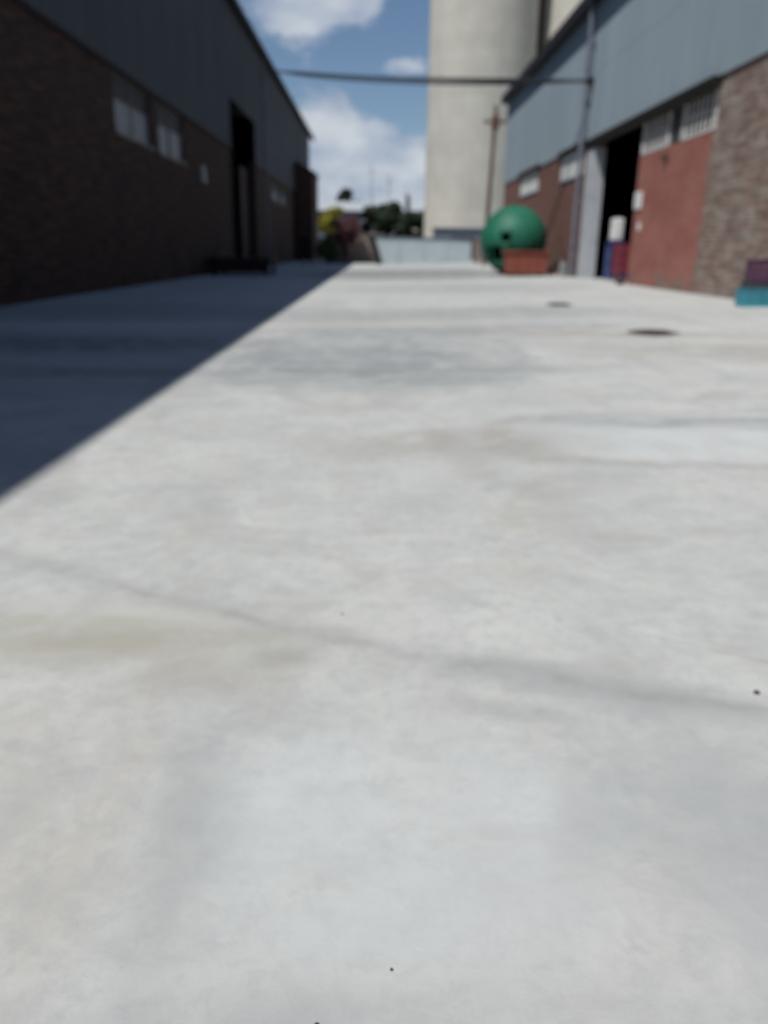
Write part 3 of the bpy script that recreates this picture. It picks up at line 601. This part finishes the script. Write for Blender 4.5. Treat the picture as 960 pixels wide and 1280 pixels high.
# orange red bin
ob = thing('steel_bin', 'orange-red steel bin with sloping sides, in front of the green ball tank', 'bin', (6.75, 37.8, gz(6.75)))
zb = gz(6.75) + .12
def tub(mb, x0, x1, y0, y1, z0_, z1_, ins, th):
    o = [(x0 + ins, y0 + ins * .6, z0_), (x1 - ins, y0 + ins * .6, z0_), (x1 - ins, y1 - ins * .6, z0_), (x0 + ins, y1 - ins * .6, z0_), (x0, y0, z1_), (x1, y0, z1_), (x1, y1, z1_), (x0, y1, z1_)]
    i_ = [(x0 + ins + th, y0 + ins * .6 + th, z0_ + th), (x1 - ins - th, y0 + ins * .6 + th, z0_ + th), (x1 - ins - th, y1 - ins * .6 - th, z0_ + th), (x0 + ins + th, y1 - ins * .6 - th, z0_ + th),
          (x0 + th, y0 + th, z1_), (x1 - th, y0 + th, z1_), (x1 - th, y1 - th, z1_), (x0 + th, y1 - th, z1_)]
    mb.add(o + i_, [(3, 2, 1, 0), (0, 1, 5, 4), (1, 2, 6, 5), (2, 3, 7, 6), (3, 0, 4, 7), (8, 9, 10, 11), (12, 13, 9, 8), (13, 14, 10, 9), (14, 15, 11, 10), (15, 12, 8, 11),
                    (4, 5, 13, 12), (5, 6, 14, 13), (6, 7, 15, 14), (7, 4, 12, 15)])
m = MB(); tub(m, 5.8, 7.68, 37.25, 38.35, zb, 1.25, .1, .03); m.build('body', MAT['orange'], ob)
m = MB(); m.box(5.75, 7.73, 37.19, 37.27, 1.2, 1.28); m.box(5.75, 7.73, 38.33, 38.41, 1.2, 1.28); m.box(5.74, 5.81, 37.27, 38.33, 1.2, 1.28); m.box(7.67, 7.74, 37.27, 38.33, 1.2, 1.28); m.build('rim', MAT['orange'], ob)
for u in (6.25, 6.74, 7.23): MB().beam((u, 37.32, zb), (u, 37.235, 1.2), .035).build('rib', MAT['orange'], ob)
for u in (6.0, 7.38): MB().box(u, u + .12, 37.35, 38.25, gz(6.75) - .02, zb).build('skid', MAT['rust'], ob)
# scrap along the wall between the tank and the column
for k, (yy, x0, h, wd, lb) in enumerate(((39.2, 7.8, 1.95, .09, 'tallest dark steel bar leaning on the wall beside the green tank'), (38.6, 7.95, 1.55, .12, 'shorter dark steel bar leaning on the wall beside the tank'),
                                          (38.0, 8.1, 1.25, .07, 'shortest rusty bar leaning on the wall, nearest the column'))):
    m = MB(); g0 = gz(x0); m.beam((x0, yy, g0 + .03), (XR - .06, yy + .25, h), wd, .05)
    m.beam((x0 + .05, yy + .04, g0 + .2), (x0 + .05, yy + .3, g0 + .2), .05)
    solo(m, 'scrap_bar', MAT['rust'], (x0, yy, g0), lb, 'bar', 'scrap bars leaning on the wall')
def wheel(loc, r, wd, label, lean=.25, group=None):
    t = thing('tyre', label, 'tyre', loc, group); c0 = Vector(loc) + Vector((0, 0, r * cos(lean) + .02)); ax_ = Vector((cos(lean), 0, sin(lean))); a = Vector((0, 1, 0)); b = ax_.cross(a); n = 40
    prof = [(.62, -.42), (.8, -.5), (.95, -.42), (1, -.2), (1, .2), (.95, .42), (.8, .5), (.62, .42)]; V, F = [], []
    for k in range(n):
        d = a * cos(2 * pi * k / n) + b * sin(2 * pi * k / n); V += [c0 + d * r * p + ax_ * wd * q for p, q in prof]
    P = len(prof)
    for k in range(n):
        for q in range(P): F.append((k * P + q, k * P + (q + 1) % P, ((k + 1) % n) * P + (q + 1) % P, ((k + 1) % n) * P + q))
    MB().add(V, F, True).build('tread', MAT['iron'], t)
    V, F = [], []
    for k in range(n):
        d = a * cos(2 * pi * k / n) + b * sin(2 * pi * k / n); V += [c0 + d * r * .62 + ax_ * wd * .25, c0 + d * r * .25 - ax_ * wd * .1, c0 + d * r * .25 - ax_ * wd * .2, c0 + d * r * .62 - ax_ * wd * .3]
    for k in range(n):
        for q in range(4): F.append((k * 4 + q, k * 4 + (q + 1) % 4, ((k + 1) % n) * 4 + (q + 1) % 4, ((k + 1) % n) * 4 + q))
    MB().add(V, F, True).build('rim', MAT['rust'], t)
wheel((8.2, 37.2, gz(8.2)), .42, .2, 'old tyre leaning on the wall between the bars and the column', .3)
m = MB(); px_, py_ = 8.15, 36.1; g0 = gz(px_)
m.tube([(px_, py_, g0), (px_, py_, g0 + .02), (px_, py_, g0 + .3), (px_, py_, g0 + .32), (px_, py_, g0 + .6), (px_, py_, g0 + .62)], [.2, .21, .2, .215, .2, .21], 24)
solo(m, 'steel_drum', MAT['stone'], (px_, py_, g0), 'small pale grey drum standing against the wall next to the column', 'drum')
m = MB(); q = Vector((8.28, 28.05, gz(8.28)))
vs = [q + Vector((cos(a) * .17 * rnd.uniform(.8, 1.1), sin(a) * .2 * rnd.uniform(.8, 1.1), h)) for h in (0, .14, .22) for a in [2 * pi * k / 8 for k in range(8)]]
for i in range(16, 24): vs[i] = q + (vs[i] - q) * .65 + Vector((0, 0, .07))
m.add(vs, [(k, (k + 1) % 8, 8 + (k + 1) % 8, 8 + k) for k in range(8)] + [(8 + k, 8 + (k + 1) % 8, 16 + (k + 1) % 8, 16 + k) for k in range(8)] + [tuple(range(16, 24)), tuple(range(7, -1, -1))])
solo(m, 'stone', MAT['iron'], tuple(q), 'dark stone lying at the left foot of the red painted brick panel', 'stone')

# ---- drain covers in the yard
def drain(x, y_, rx, ry, label):
    t = thing('drain_cover', label, 'drain cover', (x, y_, gz(x)), 'drain covers set in the yard'); n = 26; sl_ = .0269
    def P(r, a, h, jag=0): u, v = cos(a) * rx * r, sin(a) * ry * r; k = 1 + jag * rnd.uniform(-.12, .12); return (x + u * k, y_ + v * k, gz(x) + sl_ * u * k + h)
    A = [2 * pi * k / n for k in range(n)]
    ro = [P(1.22, a, .004, 1) for a in A]; ri = [P(1, a, .014) for a in A]; m = MB(); m.add(ro + ri, [(k, (k + 1) % n, n + (k + 1) % n, n + k) for k in range(n)]); m.build('surround', MAT['rust'], t)
    m = MB(); top = [P(.97, a, .018) for a in A]; m.add(top, [tuple(range(n))])
    for k in range(-3, 4):
        u = k * .13 * 2 * rx; hl = ry * math.sqrt(max(0, 1 - (u / rx) ** 2)) * .85
        m.box(x + u - .02, x + u + .02, y_ - hl, y_ + hl, gz(x) + sl_ * u + .012, gz(x) + sl_ * u + .026)
    m.build('lid', MAT['iron'], t)
drain(4.18, 12.25, .29, .36, 'larger dark iron drain cover in the concrete, nearer the camera')
drain(4.15, 18.6, .24, .42, 'smaller drain cover farther away, towards the orange-red bin')
for (x, y_, s_, lb) in ((1.13, 2.05, .009, 'small dark pebble near the right edge of the concrete'), (.044, 1.125, .0035, 'tiny dark pebble at the bottom centre of the concrete'),
                        (-.085, 1.015, .005, 'tiny dark chip at the very bottom edge of the view'), (-.105, 2.62, .005, 'tiny dark chip on the concrete beside the worn joint')):
    vs = []; c0 = Vector((x, y_, gz(x)))
    for h, r in ((0, .8), (.5, 1), (1.0, .5)): vs += [c0 + Vector((cos(a) * s_ * r * rnd.uniform(.8, 1.2), sin(a) * s_ * r * rnd.uniform(.8, 1.2), h * s_)) for a in [2 * pi * k / 7 for k in range(7)]]
    solo(MB().add(vs, [(k, (k + 1) % 7, 7 + (k + 1) % 7, 7 + k) for k in range(7)] + [(7 + k, 7 + (k + 1) % 7, 14 + (k + 1) % 7, 14 + k) for k in range(7)] + [tuple(range(14, 21)), tuple(range(6, -1, -1))]),
         'pebble', MAT['iron'], tuple(c0), lb, 'pebble', 'pebbles on the concrete')

# ---- left: low dark red loading platform, stones
lp = thing('loading_platform', 'low dark red loading platform in the shade before the left doorway', 'platform', (-6.5, 40, gz(-6.5)))
g0 = gz(-6.5)
MB().box(-7.8, -4.85, 38.8, 42.2, g0 + .62, g0 + .8).build('deck', MAT['darkred'], lp, bevel=.02)
for u in (-7.6, -5.2):
    for v in (39.0, 41.8): MB().box(u, u + .16, v, v + .16, g0 - .02, g0 + .62).build('leg', MAT['darkred'], lp)
MB().box(-7.7, -4.95, 38.83, 38.9, g0 + .15, g0 + .6).build('side_board', MAT['darkred'], lp)
for (x, y_, r, lb) in ((-5.5, 64, .28, 'pale stone in the shade, nearest of the row below the annex'), (-5.05, 67, .26, 'pale stone in the shade, second of the row below the annex'),
                       (-4.5, 70, .3, 'pale stone in the shade, third of the row below the annex'), (-3.9, 72.5, .27, 'pale stone at the far end of the row, beside the shrubs')):
    vs = []; c0 = Vector((x, y_, gz(x)))
    for h, q_ in ((0, .9), (.45, 1.05), (.85, .75), (1.1, .3)): vs += [c0 + Vector((cos(a) * r * q_ * rnd.uniform(.85, 1.1), sin(a) * r * q_ * rnd.uniform(.85, 1.1), h * r * 1.2)) for a in [2 * pi * k / 10 for k in range(10)]]
    m = MB(); m.add(vs, [(j * 10 + k, j * 10 + (k + 1) % 10, (j + 1) * 10 + (k + 1) % 10, (j + 1) * 10 + k) for j in range(3) for k in range(10)] + [tuple(range(30, 40)), tuple(range(9, -1, -1))], True)
    solo(m, 'stone', MAT['stone'], tuple(c0), lb, 'stone', 'stones in a row at the left')

# ================================================================ overhead cable
oc = thing('overhead_cable', 'dark overhead cable strung from the left eave across to the right downpipe', 'cable', (XR - .26, 35.3, 7.66))
A_, B_ = Vector((XL + .4, 66.5, LE - .12)), Vector((XR - .28, 35.35, 7.7))
for off, sg, r in ((0, .5, .06), (.06, .35, .04), (-.03, .75, .04)):
    pts = []
    for k in range(41):
        t_ = k / 40; p = A_.lerp(B_, t_); p.z += off * min(1, 8 * t_, 8 * (1 - t_)) - sg * 4 * t_ * (1 - t_) * .5; pts.append(p)
    MB().tube(pts, r, 8).build('cable', MAT['cable'], oc)
MB().box(XR - .3, XR - .04, 35.2, 35.4, 7.55, 7.8).build('bracket', MAT['fascia'], oc)

# ================================================================ far end of the yard
pw = thing('panel_wall', 'long low pale blue-grey panelled wall with a slanted left end below the silo', 'wall', (4, 70, 0))
m = MB(); y0, y1 = 70, 70.25
P = [(.5, gz(.5) - .05), (7.95, gz(7.9) - .05), (7.95, 2.05), (-.15, 2.15)]
m.add([(a, y0, b) for a, b in P] + [(a, y1, b) for a, b in P], [(0, 1, 2, 3), (7, 6, 5, 4), (0, 4, 5, 1), (1, 5, 6, 2), (2, 6, 7, 3), (3, 7, 4, 0)]); m.build('panel', MAT['paleblue'], pw)
m = MB(); m.beam((-.25, 70.1, 2.2), (8.0, 70.1, 2.1), .34, .12); m.build('coping', MAT['slate'], pw)
m = MB()
for u in (1.9, 3.9, 5.9, 7.85): m.box(u, u + .07, 69.94, 69.998, gz(u), 2.02)
m.build('batten', MAT['paleblue'], pw)
m = MB(); m.beam((.3, 69.9, .02), (-.42, 69.9, 2.25), .5, .2); m.build('end_post', MAT['fascia'], pw)
m = MB(); m.box(8.05, 8.5, 68.5, 69.2, G - .05, 2.1); m.box(8.0, 8.55, 68.45, 69.25, 2.1, 2.2)
solo(m, 'gate_post', MAT['bankbrown'], (8.27, 68.85, G), 'brown gate post between the pale wall and the green tank', 'post')
bw = MB(); bw.box(-4.6, .75, 76, 76.4, -.15, 2.45); bw.box(-4.7, .8, 75.95, 76.45, 2.45, 2.55)
solo(bw, 'boundary_wall', MAT['bankbrown'], (-2.5, 76.2, 0), 'low brown boundary wall left of the pale panelled wall', 'wall')
sd = thing('lean_to', 'slate-grey low lean-to against the foot of the silo', 'shed', (9.2, 92, 0))
MB().box(6.3, 12.6, 90, 94, -.1, 3.35).build('wall', MAT['slate'], sd); MB().box(6.15, 12.8, 89.8, 94.2, 3.35, 3.5).build('roof', MAT['slate'], sd)
MB().box(8.0, 10.6, 89.95, 89.997, 0, 2.6).build('door', MAT['fascia'], sd)
# silos
def silo(cx_, cy_, r, h, label):
    t = thing('silo', label, 'silo', (cx_, cy_, -.09), 'concrete grain silos'); m = MB(); n = 96
    V = [(cx_ + cos(2 * pi * k / n) * r, cy_ + sin(2 * pi * k / n) * r, z_) for z_ in (-.09, h) for k in range(n)]
    m.add(V, [(k, (k + 1) % n, n + (k + 1) % n, n + k) for k in range(n)], True); m.add(V[n:], [tuple(range(n))]); m.build('shaft', MAT['silo'], t)
    m = MB(); V = [(cx_ + cos(2 * pi * k / n) * (r + .25), cy_ + sin(2 * pi * k / n) * (r + .25), z_) for z_ in (h - 1, h + .3) for k in range(n)]
    m.add(V, [(k, (k + 1) % n, n + (k + 1) % n, n + k) for k in range(n)], True); m.add(V[n:], [tuple(range(n))]); m.add(V[:n], [tuple(range(n - 1, -1, -1))]); m.build('rim', MAT['silo'], t)
    return t
silo(12.2, 106, 6.25, 36, 'tall pale concrete silo rising straight behind the low panelled wall')
silo(25.4, 107, 6.25, 36, 'second pale concrete silo, mostly hidden behind the right warehouse roof')
m = MB(); m.box(18.15, 19.35, 106.5, 107.6, 0, 35)
for z_ in range(3, 35, 4): m.box(18.1, 19.4, 106.44, 106.499, z_, z_ + .3)
solo(m, 'silo_shaft', MAT['rust'], (18.75, 107, 0), 'rust-brown vertical shaft in the gap between the two silos', 'shaft')
# utility pole before the silo
up_ = thing('utility_pole', 'dark wooden utility pole with crossarm standing in front of the silo', 'pole', (8.15, 62, G))
m = MB(); m.tube([(8.0, 62, G - .05), (8.3, 62, 10.9)], [.19, .12], 12); m.build('post', MAT['wood'], up_)
MB().box(7.45, 9.1, 61.8, 61.9, 9.75, 9.92).build('crossarm', MAT['wood'], up_)
MB().box(7.98, 8.52, 61.45, 61.8, 9.35, 10.2).build('transformer', MAT['wood'], up_, bevel=.05)
for u in (7.55, 8.05, 8.5, 9.0):
    m = MB(); m.tube([(u, 61.85, 9.92), (u, 61.85, 10.0), (u, 61.85, 10.06), (u, 61.85, 10.14)], [.03, .07, .04, .06], 10); m.build('insulator', MAT['stone'], up_)

# far shed with pale roof
fs_ = thing('far_shed', 'distant low building with a pale roof behind the flowering shrubs', 'shed', (-6, 124, -.09))
MB().box(-12, -2.2, 121, 128, -.09, 6.3).build('wall', MAT['slate'], fs_)
m = MB(); m.add([(-12.3, 120.5, 6.3), (-1.9, 120.5, 6.3), (-1.9, 124.5, 7.7), (-12.3, 124.5, 7.7), (-1.9, 128.5, 6.3), (-12.3, 128.5, 6.3)], [(0, 1, 2, 3), (3, 2, 4, 5), (1, 4, 2), (0, 3, 5), (0, 5, 4, 1)]); m.build('roof', MAT['farroof'], fs_)
hs = thing('far_house', 'small distant cream house between trees left of the silo', 'house', (6.4, 140, -.09))
MB().box(4.6, 9, 139, 145, -.09, 7.2).build('wall', MAT['cream'], hs)
m = MB(); m.add([(4.3, 138.7, 7.2), (9.3, 138.7, 7.2), (9.3, 142, 8.4), (4.3, 142, 8.4), (9.3, 145.3, 7.2), (4.3, 145.3, 7.2)], [(0, 1, 2, 3), (3, 2, 4, 5), (1, 4, 2), (0, 3, 5)]); m.build('roof', MAT['farroof'], hs)
# masts far away
for x, h, lb in ((-1.1, 19, 'thin distant mast, leftmost of the three beyond the trees'), (2.7, 17, 'thin distant mast, middle of the three beyond the trees'), (6.6, 14.5, 'thin distant mast, the one nearest the silo')):
    t = thing('mast', lb, 'mast', (x, 190, -.09), 'thin masts on the horizon')
    MB().tube([(x, 190, -.1), (x, 190, h)], [.16, .07], 8).build('post', MAT['pipe'], t)
    MB().box(x - .9, x + .9, 189.9, 190, h - 1.8, h - 1.65).build('crossarm', MAT['pipe'], t)

# ---------------------------------------------------------------- foliage
def leaves(clumps, n, size, seed):
    r = random.Random(seed); m = MB(); V = []; F = []
    tot_ = sum(c_[3] * c_[4] for c_ in clumps)
    for (x, y_, z_, rx, rz_) in clumps:
        for _ in range(int(n * rx * rz_ / tot_)):
            d = Vector((r.gauss(0, 1), r.gauss(0, 1), r.gauss(0, 1))).normalized() * (r.random() ** .45)
            p = Vector((x + d.x * rx, y_ + d.y * rx, z_ + d.z * rz_))
            a = Vector((r.gauss(0, 1), r.gauss(0, 1), r.gauss(0, .6))).normalized(); b = a.cross(Vector((r.gauss(0, 1), r.gauss(0, 1), r.gauss(0, 1)))).normalized()
            s_ = size * r.uniform(.6, 1.4); o = len(V)
            V += [p - a * s_, p + b * s_ * .45, p + a * s_, p - b * s_ * .45]; F.append((o, o + 1, o + 2, o + 3))
    m.add(V, F); return m
def tree(x, y_, h, wd, mat, label, seed, low=.25, name='tree', n=5500, size=.2, group='trees beyond the yard', zb=-.09, shape='round'):
    r = random.Random(seed); t = thing(name, label, 'tree', (x, y_, zb), group); tr = MB(); top = h * (.75 if shape == 'round' else .95)
    tr.tube([(x, y_, zb - .1), (x + r.uniform(-.1, .1), y_, h * .35), (x + r.uniform(-.3, .3), y_, top)], [h * .03, h * .022, h * .006], 9)
    cl = []
    for k in range(16):
        f = r.random(); z_ = h * (low + (1 - low) * (.08 + .84 * f)); sp = wd * (.5 * (1 - abs(f - .4) * 1.1) if shape == 'round' else .42 * (1.02 - f))
        a = r.uniform(0, 2 * pi); q = sp * r.uniform(.3, .85); px2, py2 = x + cos(a) * q, y_ + sin(a) * q; cr_ = max(.25, wd * r.uniform(.13, .24) * (1 if shape == 'round' else (1.1 - f)))
        cl.append((px2, py2, min(z_, h - cr_ * .7), cr_, cr_ * .8)); tr.tube([(x, y_, z_ * .7), (px2, py2, z_)], [h * .01, h * .004], 6)
    tr.build('trunk', MAT['bark'], t); leaves(cl, n, size, seed + 1).build('crown', mat, t)
    return t
TL = [(-5.0, 150, 11.2, 5.6, 'leafA', 'round-topped distant tree above the pale roof of the far shed', 11), (-1.0, 128, 8.3, 5.6, 'leafC', 'dark tree at the left end of the row beyond the panelled wall', 12),
      (1.3, 127, 7.5, 5.4, 'leafA', 'second tree from the left in the row beyond the wall', 13), (3.2, 129, 8.0, 5.2, 'leafC', 'olive-green tree in the middle of the row beyond the wall', 14),
      (5.2, 127, 6.9, 5.2, 'leafA', 'dark low tree near the right end of the row beyond the wall', 15), (7.4, 128, 7.2, 5.0, 'leafC', 'rightmost tree of the row, touching the silo edge', 16)]
for x, y_, h, wd, mt, lb, sd_ in TL: tree(x, y_, h, wd, MAT[mt], lb, sd_, low=.2 if y_ > 140 else -.05, n=9000, size=.24)
tree(4.9, 134, 9.6, 2.2, MAT['leafA'], 'narrow dark conifer standing up above the row of trees', 21, low=.1, shape='cone', n=3000)
tree(-3.2, 140, 9.0, 2.6, MAT['leafC'], 'small distant tree just right of the round-topped one', 22, low=.2, n=2500)
def shrub(x, y_, h, wd, mat, label, seed, name='flowering_shrub', zlow=.3, n=4000, size=.11, flower=None):
    r = random.Random(seed); t = thing(name, label, 'shrub', (x, y_, gz(x))); st_ = MB(); cl = []
    for k in range(20):
        a = r.uniform(0, 2 * pi); q = wd * .36 * math.sqrt(r.random()); z_ = r.uniform(zlow, .86) * h; cr_ = wd * r.uniform(.16, .24)
        p = (x + cos(a) * q, y_ + sin(a) * q, z_); cl.append((p[0], p[1], z_, cr_, cr_)); st_.tube([(x + r.uniform(-.1, .1), y_, gz(x) - .05), (x + (p[0] - x) * .5, y_ + (p[1] - y_) * .5, z_ * .6), p], [.05, .035, .015], 6)
    st_.build('stem', MAT['bark'], t); leaves(cl, n, size, seed + 1).build('foliage', MAT['leafB'], t)
    if flower: leaves([(c_[0], c_[1] - .05, c_[2] + .05, c_[3] * 1.12, c_[4] * 1.12) for c_ in cl], int(n * 1.1), size * .9, seed + 2).build('blossom', flower, t)
    return t
shrub(-6.3, 116, 6.9, 3.2, None, 'tall shrub with yellow blossom just right of the brick annex', 31, zlow=.35, n=6000, size=.16, flower=MAT['yellow'])
shrub(-2.75, 74.6, 4.2, 2.4, None, 'wide shrub with magenta blossom in front of the pale-roofed far shed', 32, zlow=.45, flower=MAT['pink'])
shrub(-4.0, 71.8, 2.3, 2.2, None, 'low dark green bush in the shade left of the brown boundary wall', 33, name='bush', zlow=.2, n=3500)
